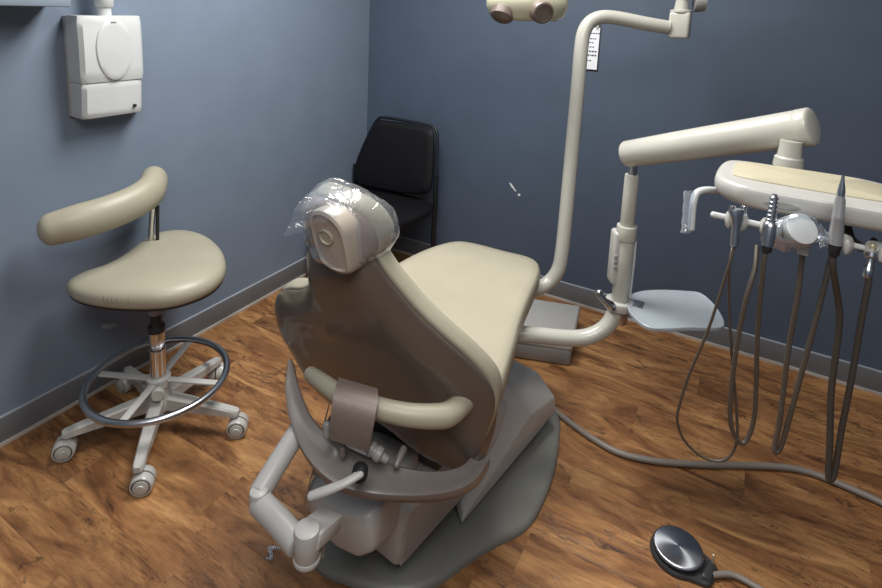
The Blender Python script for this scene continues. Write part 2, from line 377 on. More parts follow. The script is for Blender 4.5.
S_ = MB().hull([(0.2, Y1, 1.560), (1.045, Y1, 1.560), (0.2, 1.99, 1.553), (1.03, 1.99, 1.553), (0.2, Y1, 1.60), (1.045, Y1, 1.60), (0.2, 1.99, 1.60), (1.03, 1.99, 1.60)], bev=0.006).build('wall_shelf', M['shelf'])
tag(S_, 'pale shelf edge high on the left wall at the very corner of the view', 'shelf')

# ------------------------------------------------------------------ operator stool
SX, SY = 1.147, 1.778
ST = thing('operator_stool', 'beige swivel stool with a curved arm rest and ring by the blue wall', 'stool', (SX, SY, 0))
TH0 = 2.641
hub = MB().lathe((SX, SY, 0.085), (0, 0, 1), [(0.0, 0), (0.045, 0), (0.05, 0.01), (0.048, 0.05), (0.036, 0.075), (0.034, 0.10), (0, 0.10)])
hub.build('hub', M['offwhite'], ST)
for k in range(5):
    a = TH0+k*2*PI/5; d = Vector((math.cos(a), math.sin(a), 0)); s_ = Vector((-d.y, d.x, 0)); c0 = Vector((SX, SY, 0))
    b = MB()
    rr = []
    for r_, w, zt, zb in ((0.03, 0.024, 0.142, 0.09), (0.12, 0.0215, 0.132, 0.088), (0.25, 0.018, 0.112, 0.083), (0.296, 0.0165, 0.104, 0.080), (0.305, 0.010, 0.100, 0.082)):
        c = c0+d*r_
        rr.append([c+s_*w+Vector((0, 0, zb)), c+s_*w+Vector((0, 0, zt-0.006)), c+s_*w*0.7+Vector((0, 0, zt)), c-s_*w*0.7+Vector((0, 0, zt)), c-s_*w+Vector((0, 0, zt-0.006)), c-s_*w+Vector((0, 0, zb))])
    b.rings(rr); b.build('base_arm', M['offwhite'], ST)
    # caster: two hooded wheels on a stem, trailing at its own angle
    ca = {0: 2.45, 1: 5.45, 2: 5.35, 3: 0.6, 4: 1.6}[k]
    cw = c0+d*0.288; fwd = Vector((math.cos(ca), math.sin(ca), 0)); ax = Vector((-fwd.y, fwd.x, 0))
    cc = cw+fwd*0.012+Vector((0, 0, 0.036))
    stem = MB().cyl(cw+Vector((0, 0, 0.045)), cw+Vector((0, 0, 0.086)), 0.009); 
    co = MB()
    for sg in (-1, 1):
        co.lathe(cc+ax*(sg*0.003), ax*sg, [(0.0, 0), (0.036, 0), (0.036, 0.020), (0.033, 0.026), (0.029, 0.0265), (0.028, 0.0235), (0.025, 0.0235), (0.024, 0.0285), (0.013, 0.031), (0.012, 0.034), (0, 0.0345)])
    o = co.build('caster', M['offwhite'], ST); stem.build('caster_stem', M['steel'], o)
    for sg in (-1, 1): MB().lathe(cc+ax*(sg*0.0256), ax*sg, [(0.0275, 0), (0.0283, 0.0), (0.0283, 0.0022), (0.0256, 0.0022), (0.0256, 0)], seg=24).build('wheel_groove', M['dark'], o)
b = MB().cyl((SX, SY, 0.17), (SX, SY, 0.395), 0.027, seg=28); b.lathe((SX, SY, 0.318), (0, 0, 1), [(0.027, 0), (0.0295, 0.002), (0.0295, 0.008), (0.027, 0.010)])
b.build('gas_cylinder', M['chrome'], ST)
b = MB().lathe((SX, SY, 0.392), (0, 0, 1), [(0.0, 0), (0.029, 0), (0.029, 0.022), (0.020, 0.028), (0.017, 0.10), (0, 0.10)]); b.build('cylinder_sleeve', M['dark'], ST)
b = MB().lathe((SX, SY, 0.462), (0, 0, 1), [(0, 0), (0.024, 0), (0.024, 0.045), (0.04, 0.06), (0, 0.06)]); b.build('seat_mount', M['greyd'], ST)
RZ = 0.207
ring = [Vector((SX+0.238*math.cos(t), SY+0.238*math.sin(t), RZ)) for t in [2*PI*k/72 for k in range(72)]]
MB().tube(ring, 0.0125, seg=12, smooth=1, closed=True).build('foot_ring', M['blackchrome'] if 'blackchrome' in M else M['steel'], ST)
b = MB()
b.lathe((SX, SY, 0.178), (0, 0, 1), [(0.028, 0), (0.042, 0), (0.042, 0.032), (0.036, 0.036), (0.028, 0.036)])
b.build('ring_collar', M['offwhite'], ST)
for k in range(4):
    a = math.radians(26.5+90*k); d = Vector((math.cos(a), math.sin(a), 0)); s_ = Vector((-d.y, d.x, 0)); c0 = Vector((SX, SY, 0))
    R3 = rot_to(d, s_, Vector((0, 0, 1)))
    MB().box(c0+d*0.130+Vector((0, 0, 0.200)), (0.19, 0.026, 0.008), R3, bev=0.002).build('ring_spoke', M['offwhite'], ST)
ka = at(165, 392, z=0.19); kd = (ka-Vector((SX, SY, 0.19))); kd = Vector((-0.60, -0.80, 0)).normalized()
MB().lathe(Vector((SX, SY, 0.182))+kd*0.038, kd, [(0, 0), (0.012, 0), (0.012, 0.012), (0.021, 0.014), (0.023, 0.018), (0.023, 0.034), (0.020, 0.038), (0, 0.038)]).build('clamp_knob', M['offwhite'], ST)
# seat
so = [(66, 286), (76, 280), (100, 273), (122, 262), (141, 248), (160, 238), (185, 235), (207, 241), (222, 254), (226, 270), (216, 284), (194, 295), (165, 302), (130, 303), (97, 300), (74, 294)]
so3 = [at(u, v, z=0.565) for u, v in so]
out2 = [(p.x, p.y) for p in so3]
cxs = sum(p[0] for p in out2)/len(out2); cys = sum(p[1] for p in out2)/len(out2)
def seatf(a, bb, h):
    dx, dy = a-cxs, bb-cys; e = (dx*0.86+dy*(-0.51))   # along the long axis
    return Vector((a, bb, 0.525+h*(1-0.15*max(0, min(1, (-e-0.02)/0.22)))))
MB().pillow(out2, seatf, [(0, 0.004), (0.90, 0.004), (0.965, 0.010), (0.995, 0.026), (1.0, 0.042), (0.985, 0.058), (0.95, 0.070), (0.88, 0.080), (0.75, 0.086), (0.5, 0.088), (0.2, 0.086), (0, 0.086)]).build('seat', M['beige'], ST, angle=60)
MB().pillow(out2, lambda a, bb, h: seatf(a, bb, h), [(0, -0.008), (0.88, -0.008), (0.965, 0.004), (0.975, 0.012), (0.9, 0.012), (0, 0.012)]).build('seat_pan', M['dark'], ST)
b = MB()
for u in (104, 108, 112, 117, 128): MB().tube([EYE+(at(u+q, v, z=0.562)-EYE)*0.9855 for q, v in ((1, 291), (0, 296.5), (1.5, 302))], [0.0006, 0.0022, 0.0008], seg=6, smooth=3).build('seam_pleat', M['taupe_vinyl'], ST)
# rod and curved rest
rb = at(151, 238, d=2.29); rt = at(153, 204, d=2.24)
sm = Vector((SX, SY, 0.518))
low = Vector((rb.x, rb.y, 0.50))
b = MB().tube([sm-Vector((0, 0, 0.012)), sm.lerp(low, 0.85)-Vector((0, 0, 0.012)), low+Vector((0, 0, 0.03)), rb, rt], 0.011, smooth=4)
b.build('rest_rod', M['chrome'], ST)
MB().tube([at(157.5, 244, d=2.30), at(157.5, 206, d=2.25)], 0.007, smooth=1).build('rest_bracket', M['dark'], ST)
pts = [at(52, 229, d=1.93), at(78, 222, d=1.97), at(106, 213.5, d=2.03), at(132, 203, d=2.11), at(149, 192, d=2.19), at(154, 181, d=2.27)]
MB().tube(pts, [0.058, 0.064, 0.064, 0.064, 0.066, 0.064], seg=20, smooth=6, squash=(0.82, 1.0, (0.0, 0.0, 1)), round_ends=0.75).build('arm_rest', M['beige'], ST, angle=70)

# ------------------------------------------------------------------ black chair in the corner
BC = thing('waiting_chair', 'black waiting room chair with a padded back in the corner', 'chair', (2.60, 1.75, 0))
bx = 2.80
o2 = [at(u, v, x=bx) for u, v in [(375, 122.5), (382, 121), (404, 124), (424, 128), (431, 132), (433, 142), (434, 165), (433, 188), (423, 192), (400, 190), (376, 185), (363, 181), (359, 175), (360, 160), (366, 140)]]
o2 = [(p.y, p.z) for p in o2]
MB().pillow(o2, lambda a, bb, h: Vector((bx-0.16*(0.75-bb)-h+0.02*math.cos((a-1.75)*4), a, bb)), [(0, 0), (0.95, 0), (1, 0.008), (1, 0.018), (0.96, 0.03), (0.85, 0.036), (0, 0.03)], n=4).build('backrest', M['blackvinyl'], BC)
fr = [at(u, v, x=bx) for u, v in [(358, 178), (360.5, 158), (367, 136), (374, 121), (381, 118.5), (404, 122), (426, 126.5), (433.5, 131.5), (435.5, 144), (436.5, 165), (437.5, 190)]]
pl = [Vector((bx-0.16*(0.75-p.z)+0.012, p.y, p.z)) for p in fr]
MB().tube(pl, 0.010, smooth=4, seg=10).build('back_frame', M['blackmetal'], BC)
# seat, legs
yl, yr = pl[0].y-0.02, pl[-1].y+0.02
xs1, xs0 = 2.79, 2.32
SZ = 0.445
sq = [(xs1, yl), (xs1, yr), (xs0+0.06, yr), (xs0, yr+0.06), (xs0, yl-0.06), (xs0+0.06, yl)]
MB().pillow(sq, lambda a, bb, h: Vector((a, bb, SZ-0.05+h)), mirror_prof(0.055, 0.35, 0.92), n=4).build('seat', M['blackvinyl'], BC)
for nm, yy, px0 in (('left', yl, pl[0]), ('right', yr, pl[-1])):
    MB().tube([px0+Vector((0, 0, 0.10)), px0, Vector((px0.x+0.005, px0.y, SZ-0.02)), Vector((2.81, yy, 0.20)), Vector((2.86, yy, 0.0))], 0.0155, smooth=4, seg=10).build('leg', M['blackmetal'], BC)
    MB().tube([Vector((px0.x, yy, SZ-0.03)), Vector((2.42, yy, SZ-0.03)), Vector((2.35, yy, SZ-0.06)), Vector((2.31, yy, 0.0))], 0.010, smooth=4, seg=10).build('leg', M['blackmetal'], BC)
# ------------------------------------------------------------------ dental chair
DC = thing('dental_chair', 'beige dental patient chair with a taupe shell back at the room centre', 'dental chair', (1.45, 0.78, 0))
# floor plate
plo = [at(u, v, z=0.02) for u, v in [(395, 592), (432, 584), (470, 558), (498, 541), (525, 527), (541, 505), (554, 472), (559.5, 440), (558.5, 414)]]
plo = [(p.x, p.y) for p in plo] + [(2.10, 0.62), (2.12, 0.95), (1.95, 1.10), (1.60, 1.15), (1.30, 1.09), (1.12, 1.02), (1.045, 0.92), (1.055, 0.82)]
MB().pillow(plo, lambda a, bb, h: Vector((a, bb, h)), [(0, 0), (1, 0), (1, 0.012), (0.985, 0.02), (0.95, 0.026), (0.6, 0.03), (0, 0.03)], n=5).build('floor_plate', M['plate'], DC)
b = MB().hull([(1.20, 0.72, 0.025), (1.2, 0.98, 0.025), (1.95, 0.62, 0.025), (1.95, 0.98, 0.025), (1.25, 0.72, 0.30), (1.25, 0.96, 0.30), (1.85, 0.64, 0.25), (1.85, 0.96, 0.25)], bev=0.02)
b.build('pedestal', M['dark'], DC)
# lift arm cover (rear) and front base cover
z_ = lambda u, v, z: at(u, v, z=z)
LA = [z_(399, 570, .10), z_(377, 546, .14), z_(386, 503, .325), z_(410, 512, .29), z_(402, 537, .22),
      z_(514, 441, .10), z_(520, 421, .17), z_(500, 398, .33), (1.95, 0.70, .18), (1.95, 0.95, .18), (1.6, 0.98, .10), (1.10, 0.80, .12), (1.15, 0.86, .32), (1.55, 0.92, .38), z_(478, 455, .23)]
MB().hull(LA, bev=0.007, seg=2).build('lift_arm_cover', M['grey'], DC, angle=30)
FC = [z_(518, 362, .20), z_(538, 372, .195), z_(555, 397, .165), z_(556, 412, .10), z_(498, 473, .09), z_(461, 525, .045), z_(463, 520, .065), z_(505, 455, .15), z_(531, 415, .20), z_(505, 395, .26), z_(504, 386, .33), (2.05, 0.95, .18), (2.02, 0.95, .08), (1.7, 0.95, .10), (1.7, 0.9, .24)]
MB().hull(FC, bev=0.006, seg=2).build('base_cover', M['grey'], DC, angle=30)
# motor cover at the back
MC = [at(331, 546, x=0.95), at(357, 559, x=0.95), at(374, 553, x=0.95), at(322, 518, x=0.95), at(337, 513, x=0.94), at(368, 517, x=0.94), at(384, 512, x=0.985), at(345, 484, x=1.02), at(386, 497, x=1.0), at(310, 480, x=1.03), at(305, 498, x=1.01), at(308, 512, x=1.0), (1.45, 0.72, 0.08), (1.45, 0.98, 0.08), (1.42, 0.72, 0.34), (1.42, 0.98, 0.34)]
MB().hull(MC, bev=0.013, seg=3).build('motor_cover', M['grey'], DC, angle=30)
b = MB().box((1.32, 0.80, 0.13), (0.30, 0.22, 0.10), bev=0.03); b.build('motor', M['plate'], DC)
b = MB().hull([z_(310, 478, .30), z_(318, 448, .36), (1.15, 1.02, .22), (1.35, 1.03, .22), (1.35, 1.02, .40), (1.12, 0.96, .40), (1.10, 0.93, .2)], bev=0.02, seg=3); b.build('side_cover', M['greyd'], DC)
# backrest
ZR, NX, NZ = 0.745, 0.94, 0.34
def backf(a, bb, h):
    z = bb
    q = 0.745-z; x = 1.030+0.2825*q-0.0625*math.sqrt(q*q+0.016)
    t = (a-0.775)/0.36; wz = math.exp(-((z-0.72)/0.2)**2)
    x += 0.055*t*t*wz
    return Vector((x+NX*h, a, z+NZ*h))
bo = [(0.712, 1.030), (0.800, 1.018), (0.872, 1.000), (0.910, 0.965), (0.922, 0.925), (0.930, 0.885), (0.952, 0.845), (1.005, 0.806), (1.085, 0.768), (1.150, 0.720), (1.180, 0.660), (1.160, 0.605), (1.102, 0.560), (1.065, 0.520), (1.02, 0.475), (0.94, 0.445), (0.86, 0.455), (0.78, 0.470), (0.70, 0.455), (0.63, 0.425), (0.56, 0.420), (0.505, 0.45), (0.476, 0.51), (0.455, 0.58), (0.442, 0.65), (0.452, 0.71), (0.498, 0.775), (0.557, 0.835), (0.613, 0.895), (0.666, 0.965)]
cen = (0.775, 0.74)
MB().pillow(bo, backf, [(0, 0), (0.5, -0.001), (0.70, 0.001), (0.80, 0.007), (0.90, 0.020), (0.97, 0.035), (1.0, 0.040), (1.0, 0.047), (0.965, 0.048), (0.96, 0.056), (0, 0.056)], n=5, centre=cen).build('backrest_shell', M['taupe'], DC, angle=70)
MB().pillow(bo, backf, [(0, 0.057), (0.965, 0.057), (0.99, 0.058), (0.998, 0.061), (1.004, 0.070), (1.004, 0.084), (0.99, 0.098), (0.94, 0.106), (0.7, 0.112), (0, 0.105)], n=5, centre=cen).build('backrest_cushion', M['beige'], DC, angle=70)
# seat
se = [(455, 240.5), (475, 241.5), (505, 249), (530, 255), (540, 263), (538, 280)]
sp = [at(u, v, z=0.655) for u, v in se]
so2 = [(p.x, p.y) for p in sp] + [(1.60, 0.545), (1.40, 0.50), (1.22, 0.468), (1.12, 0.50), (1.10, 0.78), (1.12, 1.06), (1.22, 1.11), (1.42, 1.10), (1.63, 1.067), (1.80, 1.03)]
def seat_f(a, bb, h):
    t = (a-1.15)/0.82
    return Vector((a, bb, 0.575+h + 0.012*math.sin(max(0, t-0.55)*7)))
MB().pillow(so2, seat_f, [(0, 0), (0.95, 0), (0.985, 0.008), (1.0, 0.03), (1.0, 0.052), (0.985, 0.070), (0.955, 0.080), (0.85, 0.083), (0.5, 0.078), (0, 0.076)], n=4).build('seat_cushion', M['beige'], DC, angle=65)
MB().pillow(so2, seat_f, [(0, -0.05), (0.80, -0.05), (0.90, -0.03), (0.95, 0.0), (0.9, 0.005), (0, 0.005)], n=4).build('seat_base', M['greyd'], DC)
MB().hull([(1.25, 0.68, 0.34), (1.25, 0.90, 0.34), (1.75, 0.68, 0.25), (1.75, 0.90, 0.25), (1.25, 0.66, 0.54), (1.25, 0.92, 0.54), (1.80, 0.68, 0.54), (1.80, 0.90, 0.54)], bev=0.02).build('lift_column', M['greyd'], DC)
# yoke carrying the backrest
yk = [at(291, 362, d=1.46), at(293, 392, d=1.40), at(303, 425, d=1.35), at(322, 452, d=1.31), at(348, 471, d=1.285), at(382, 481, d=1.275), at(420, 486, d=1.285), at(450, 484, d=1.31), at(470, 475, d=1.345), at(482, 459, d=1.40)]
yb_ = MB(); yq = catmull(yk, 8); yw = [v.x for v in catmull([Vector((w_, 0, 0)) for w_ in (0.005, 0.018, 0.026, 0.036, 0.041, 0.036, 0.029, 0.026, 0.024, 0.022)], 8)]
rr = []
for i, p in enumerate(yq):
    t_ = (yq[min(i+1, len(yq)-1)]-yq[max(i-1, 0)]).normalized()
    up_ = Vector((-0.35, 0.0, 0.94)); sd_ = t_.cross(up_).normalized(); u2 = sd_.cross(t_).normalized(); w_ = yw[i]
    sec = [(-1.0, 0.0), (-0.96, 0.35), (-0.8, 0.46), (-0.4, 0.36), (0.2, 0.30), (0.7, 0.42), (0.93, 0.36), (1.0, 0.05), (0.93, -0.45), (0.6, -0.7), (-0.5, -0.7), (-0.9, -0.5)]
    rr.append([p+sd_*(w_*q0)+u2*(0.036*q1) for q0, q1 in sec])
yb_.rings(rr).build('back_yoke', M['yoke'], DC, angle=50)
MB().lathe(at(484, 405, d=1.44), (0.2, -1, 0.05), [(0, 0), (0.05, 0), (0.052, 0.012), (0.045, 0.024), (0.03, 0.028), (0, 0.028)]).build('pivot_cap', M['taupe'], DC)
MB().hull([at(480, 402, d=1.40), at(500, 402, d=1.44), at(497, 430, d=1.42), at(483, 470, d=1.39), at(470, 476, d=1.38), at(470, 430, d=1.40), at(485, 420, d=1.36), at(480, 445, d=1.36), (1.25, 0.56, 0.55), (1.25, 0.60, 0.45)], bev=0.014, seg=3).build('pivot_arm', M['taupe'], DC)
MB().hull([(1.20, 0.62, 0.34), (1.20, 0.92, 0.34), (1.20, 0.62, 0.50), (1.20, 0.92, 0.50), (1.35, 0.62, 0.34), (1.35, 0.92, 0.34), (1.35, 0.62, 0.52), (1.35, 0.92, 0.52)], bev=0.01).build('pivot_housing', M['dark'], DC)
# rail behind the back
MB().tube([at(311, 374, d=1.40), at(322, 382, d=1.345), at(345, 397, d=1.29), at(378, 408, d=1.26), at(410, 415, d=1.255), at(440, 416, d=1.27), at(452, 412, d=1.29), at(464, 402, d=1.33)], [0.018, 0.020, 0.022, 0.0235, 0.025, 0.027, 0.027, 0.025], seg=16, smooth=5, round_ends=0.8).build('support_rail', M['beige'], DC, angle=70)
# flap over the rail
fl = [[at(338, 380, d=1.285), at(377, 391, d=1.275)], [at(335, 390, d=1.235), at(377.5, 402, d=1.225)], [at(332.5, 405, d=1.215), at(375, 418, d=1.205)], [at(331, 422, d=1.225), at(372, 434, d=1.215)], [at(331, 437, d=1.245), at(369, 450, d=1.235)]]
ls = catmull([a for a, _ in fl], 5); rs = catmull([c for _, c in fl], 5); n_ = (ls[0]-rs[0]).normalized()
rr = []
for i, (l_, r_) in enumerate(zip(ls, rs)):
    a = ls[max(0, i-1)]; c = ls[min(len(ls)-1, i+1)]; t = (c-a).normalized(); nn = t.cross(n_).normalized()*0.006
    rr.append([l_+nn, l_.lerp(r_, .5)+nn*1.3, r_+nn, r_+nn*0.6-(r_-l_)*-0.01, r_-nn, l_.lerp(r_, .5)-nn, l_-nn])
MB().rings(rr).build('vinyl_flap', M['taupe_vinyl'], DC)
# knobs, posts, lever
kn = at(367, 446, d=1.26); kd = (RT*0.85-UP*0.45-_fw*0.2).normalized()
MB().lathe(kn, kd, [(0, -0.01), (0.012, -0.01), (0.012, 0.006), (0.0165, 0.008), (0.0165, 0.016), (0.014, 0.018), (0.014, 0.022), (0.0165, 0.024), (0.0165, 0.036), (0.010, 0.041), (0.008, 0.055), (0, 0.056)]).build('tension_knob', M['greyd'], DC)
MB().tube([at(327, 425, d=1.26), at(327, 435, d=1.26)], 0.009, smooth=1, round_ends=0.9).build('stop_pin', M['greyd'], DC)
MB().tube([at(343, 447, d=1.265), at(343, 455, d=1.27)], 0.007, smooth=1, round_ends=0.5).build('stop_pin', M['yoke'], DC)
MB().tube([at(404, 448, d=1.30), at(396, 466, d=1.27)], 0.008, smooth=1, round_ends=0.6).build('stop_pin', M['yoke'], DC)
lv = MB().tube([at(311, 496, d=1.17), at(328, 490, d=1.17), at(345, 483, d=1.175), at(360, 474, d=1.19)], [0.0105, 0.0115, 0.0100, 0.0100], seg=14, smooth=4, squash=(1.0, 0.75, (0, 0, 1)), round_ends=0.8)
lv.build('recline_lever', M['grey'], DC)
sp_ = at(360, 472, d=1.205)
MB().lathe(sp_+_fw*0.01, -_fw, [(0, 0), (0.017, 0), (0.017, 0.022), (0.013, 0.027), (0.012, 0.024), (0, 0.022)]).build('lever_socket', M['dark'], DC)
# jointed rear arm
JA = MB().tube([at(300, 428, d=1.36), at(276, 466, d=1.30), at(259, 494, d=1.245)], 0.0245, seg=20, smooth=1, round_ends=0.25); ja = JA.build('assistant_arm', M['grey'], DC)
MB().tube([at(260, 503, d=1.235), at(278, 521, d=1.19), at(298, 544, d=1.15)], 0.027, seg=20, smooth=1, round_ends=0.15).build('assistant_arm', M['grey'], DC)
MB().cyl(at(259, 497, d=1.235)-Vector((0, 0, 0.022)), at(259, 497, d=1.235)+Vector((0, 0, 0.018)), 0.021, bev=0.006).build('arm_joint', M['grey'], DC)
pv = at(307, 542, d=1.145)
MB().cyl(pv-Vector((0, 0, 0.034)), pv+Vector((0, 0, 0.034)), 0.0265, bev=0.005).build('arm_pivot', M['grey'], DC)
MB().cyl(pv-Vector((0, 0, 0.042)), pv-Vector((0, 0, 0.030)), 0.0285, bev=0.003).build('pivot_collar', M['grey'], DC)
br0, br1 = at(312, 534, d=1.155), at(332, 517, d=1.22)
dd = (br1-br0).normalized(); ss = Vector((-dd.y, dd.x, 0)).normalized()
MB().box((br0+br1)/2-dd*0.008, ((br1-br0).length+0.01, 0.056, 0.034), rot_to(dd, ss, dd.cross(ss)), bev=0.004).build('arm_bracket', M['grey'], DC)
MB().cyl(at(322, 548, d=1.17)-Vector((0, 0, 0.02)), at(322, 546, d=1.17)+Vector((0, 0, 0.01)), 0.007).build('bracket_bolt', M['plate'], DC)
# headrest
hc = Vector((1.00, 0.765, 1.105))
HR = MB()
ho = [(0.635, 1.035), (0.632, 1.10), (0.66, 1.155), (0.71, 1.19), (0.78, 1.205), (0.845, 1.195), (0.885, 1.155), (0.89, 1.10), (0.87, 1.06), (0.84, 1.075), (0.80, 1.12), (0.765, 1.13), (0.725, 1.115), (0.70, 1.05), (0.67, 1.02)]
ho = [(0.630, 1.055), (0.634, 1.11), (0.66, 1.16), (0.71, 1.192), (0.78, 1.205), (0.84, 1.195), (0.877, 1.155), (0.880, 1.10), (0.86, 1.05), (0.80, 1.02), (0.72, 1.015), (0.655, 1.025)]
def headf(a, bb, h):
    t = (a-0.76)/0.13
    return Vector((0.895+h*0.93+0.05*t*t-(bb-1.1)*0.12, 0.785+(a-0.76)*0.77, 1.080+(bb-1.1)*0.80+h*0.22))
HR.pillow(ho, headf, [(0, 0.045), (0.93, 0.045), (0.99, 0.048), (1.03, 0.058), (1.03, 0.082), (0.98, 0.104), (0.82, 0.122), (0.4, 0.126), (0, 0.124)], n=5).build('headrest_pad', M['beige'], DC, angle=70)
MB().pillow(ho, headf, [(0, 0.010), (0.5, 0.010), (0.8, 0.014), (0.90, 0.024), (0.95, 0.040), (0.95, 0.044), (0, 0.044)], n=5).build('headrest_shell', M['rear_pad'], DC, angle=70)
bo2 = [(0.705, 1.0), (0.703, 1.06), (0.712, 1.105), (0.745, 1.132), (0.79, 1.138), (0.825, 1.12), (0.835, 1.075), (0.828, 1.02), (0.815, 0.985), (0.765, 0.972), (0.72, 0.978)]
def brf(a, bb, h):
    return Vector((0.950-h-(bb-1.05)*0.25, 0.752+(a-0.765)*0.76, 1.080+(bb-1.05)*0.95))
MB().pillow(bo2, brf, [(0, 0), (1, 0), (1, 0.045), (0.96, 0.054), (0.86, 0.058), (0.84, 0.050), (0, 0.052)], n=4).build('headrest_bracket', M['rear_pad2'], DC)
bk = Vector((0.896, 0.764, 1.096))
MB().lathe(bk, (-1, 0, -0.25), [(0, 0), (0.020, 0), (0.020, 0.004), (0.017, 0.006), (0.015, 0.003), (0, 0.003)]).build('release_button', M['beige'], DC)
MB().box((0.985, 0.76, 1.03), (0.02, 0.05, 0.11), bev=0.006).build('headrest_bar', M['steel'], DC)
# clear plastic sleeve over the headrest
def crinkle(p, s_, a):
    n1 = noise.noise_vector(p*s_); n2 = noise.noise_vector(p*s_*2.7)
    return p + n1*a + n2*(a*0.4)
b = MB()
hs = [((p[0]-0.76)*1.06+0.76, (p[1]-1.1)*1.06+1.1) for p in ho]
b.pillow(hs, lambda a, bb, h: crinkle(headf(a, bb, h), 24, 0.006), [(0.35, 0.0), (0.6, -0.004), (0.8, 0.0), (0.93, 0.016), (0.99, 0.034), (1.03, 0.052), (1.05, 0.075), (1.01, 0.106), (0.93, 0.122), (0.8, 0.134), (0.4, 0.138), (0.02, 0.138)], n=6)
b.build  # flap hanging at the side
sk = [[at(312, 190, d=1.235), at(330, 184, d=1.22), at(346, 186, d=1.20)], [at(301, 200, d=1.20), at(322, 205, d=1.185), at(340, 212, d=1.18)], [at(293, 216, d=1.18), at(311, 215, d=1.18), at(326, 222, d=1.185)], [at(284, 236, d=1.17), at(300, 231, d=1.175), at(313, 226, d=1.19)]]
rows = []
cols = [catmull([r[j] for r in sk], 8) for j in range(3)]
for i in range(len(cols[0])):
    row = catmull([c[i] for c in cols], 8)
    rows.append([crinkle(p, 30, 0.006) for p in row])
b2 = bmesh.new(); V = [[b2.verts.new(p) for p in r] for r in rows]
for i in range(len(V)-1):
    for j in range(len(V[0])-1): b2.faces.new((V[i][j], V[i+1][j], V[i+1][j+1], V[i][j+1]))
b.add(b2)
tag(b.build('plastic_sleeve', M['film'], angle=25), 'crinkled clear plastic sleeve pulled over the dental chair headrest', 'plastic cover')

# ------------------------------------------------------------------ junction box and arm tubing
JB = thing('floor_box', 'low pale grey utility box on the floor beyond the dental chair', 'utility box', (2.45, 0.68, 0))
c1, c2, c3, c4 = at(573, 345, z=.115), at(505, 335, z=.115), at(517, 296, z=.115), at(581, 306, z=.115)
o4 = [c1, c2, c3, c4]
def boxh(z0, z1, k0=1, k1=1):
    c = sum(o4, Vector())/4
    return [Vector((c.x+(p.x-c.x)*k0, c.y+(p.y-c.y)*k0, z0)) for p in o4]+[Vector((c.x+(p.x-c.x)*k1, c.y+(p.y-c.y)*k1, z1)) for p in o4]
MB().hull(boxh(0.0, 0.082, 0.95, 0.985), bev=0.012, seg=3).build('body', M['greyd'], JB)
MB().hull(boxh(0.078, 0.120, 1.0, 0.985), bev=0.014, seg=3).build('lid', M['offwhite'], JB)

# ------------------------------------------------------------------ dental light
DL = thing('dental_light', 'cream pole lamp with a dental light head rising behind the beige chair seat', 'dental light', (2.0, 0.62, 0.5))
d_ = 2.2
lp = [at(520, 292, d=2.16), at(535, 289.5, d=2.18), at(549, 282, d=d_), at(558, 270, d=d_), at(562, 252, d=d_), at(566, 215, d=d_), at(572, 150, d=d_), at(578, 85, d=d_), at(581, 50, d=d_), at(584, 32, d=d_), at(591, 21.5, d=d_), at(603, 17, d=d_), at(620, 18.5, d=d_), at(645, 23.5, d=d_), at(668, 27.5, d=d_)]
MB().tube(lp, 0.0275, seg=20, smooth=5).build('pole', M['cream'], DL, angle=70)
eb = at(680, 24, d=d_)
MB().box(eb-Vector((0, 0, 0.005)), (0.075, 0.078, 0.105), bev=0.012, seg=3).build('elbow', M['cream'], DL)
MB().lathe(eb+Vector((0, 0, 0.045)), (0, 0, 1), [(0, 0), (0.042, 0), (0.042, 0.008), (0.028, 0.012), (0.024, 0.05), (0.03, 0.055), (0.03, 0.30), (0, 0.30)]).build('upright', M['cream'], DL)
MB().lathe(eb+Vector((0.02, -0.04, 0.09)), (0.3, -1, 0), [(0, 0), (0.04, 0), (0.042, 0.01), (0.038, 0.04), (0, 0.042)]).build('brake_knob', M['greyd'], DL)
top = eb+Vector((0, 0, 0.32)); lh = at(527, 5, d=2.05)
MB().tube([top, top+Vector((-0.05, 0.1, 0.05)), lh.lerp(top, .4)+Vector((0, 0, 0.22)), lh+Vector((0, 0, 0.16)), lh+Vector((0, 0, 0.04))], 0.024, smooth=5).build('boom', M['cream'], DL, angle=70)
# head: a bowl seen from below and behind
hd = thing_axis = (Vector((-0.35, 0.0, -1))).normalized()
b = MB(); xx = RT; 
ring0 = []
prof = [(0.02, 0.11), (0.10, 0.095), (0.135, 0.06), (0.15, 0.02), (0.15, 0.0), (0.138, -0.032), (0.11, -0.050), (0.0, -0.053)]
rr = []
hf = Vector((_fw.x, _fw.y, 0)).normalized(); hs_ = Vector((hf.y, -hf.x, 0)); tilt = Vector((0, 0, 1))
for r_, h in prof:
    rr.append([lh + hs_*(max(r_, 0.002)*1.0*math.cos(2*PI*k/32)) + hf*(max(r_, 0.002)*0.62*math.sin(2*PI*k/32)) + Vector((0, 0, h-0.006)) for k in range(32)])
hd_o = b.rings(rr).build('lamp_head', M['lampcream'], DL, angle=60)
for (u, v, r_, dd_) in ((543, 9, 0.036, 1.90), (504, 13, 0.036, 1.95)):
    c = at(u, v, d=dd_)
    if u > 530:
        MB().lathe(c+_fw*0.05, -_fw+RT*0.25-Vector((0, 0, 0.35)), [(0, 0), (r_*1.1, 0), (r_*1.1, 0.025), (r_, 0.032), (r_*0.8, 0.034), (r_*0.78, 0.028), (0, 0.03)]).build('side_knob', M['lampbrown'], DL)
    else:
        MB().lathe(c+_fw*0.055-Vector((0, 0, 0.0)), -_fw*0.5+Vector((0, 0, -1))-RT*0.35, [(0, -0.02), (r_*1.2, -0.02), (r_*1.15, 0.008), (r_*0.9, 0.016), (0, 0.018)]).build('side_knob', M['lampbrown'], DL)

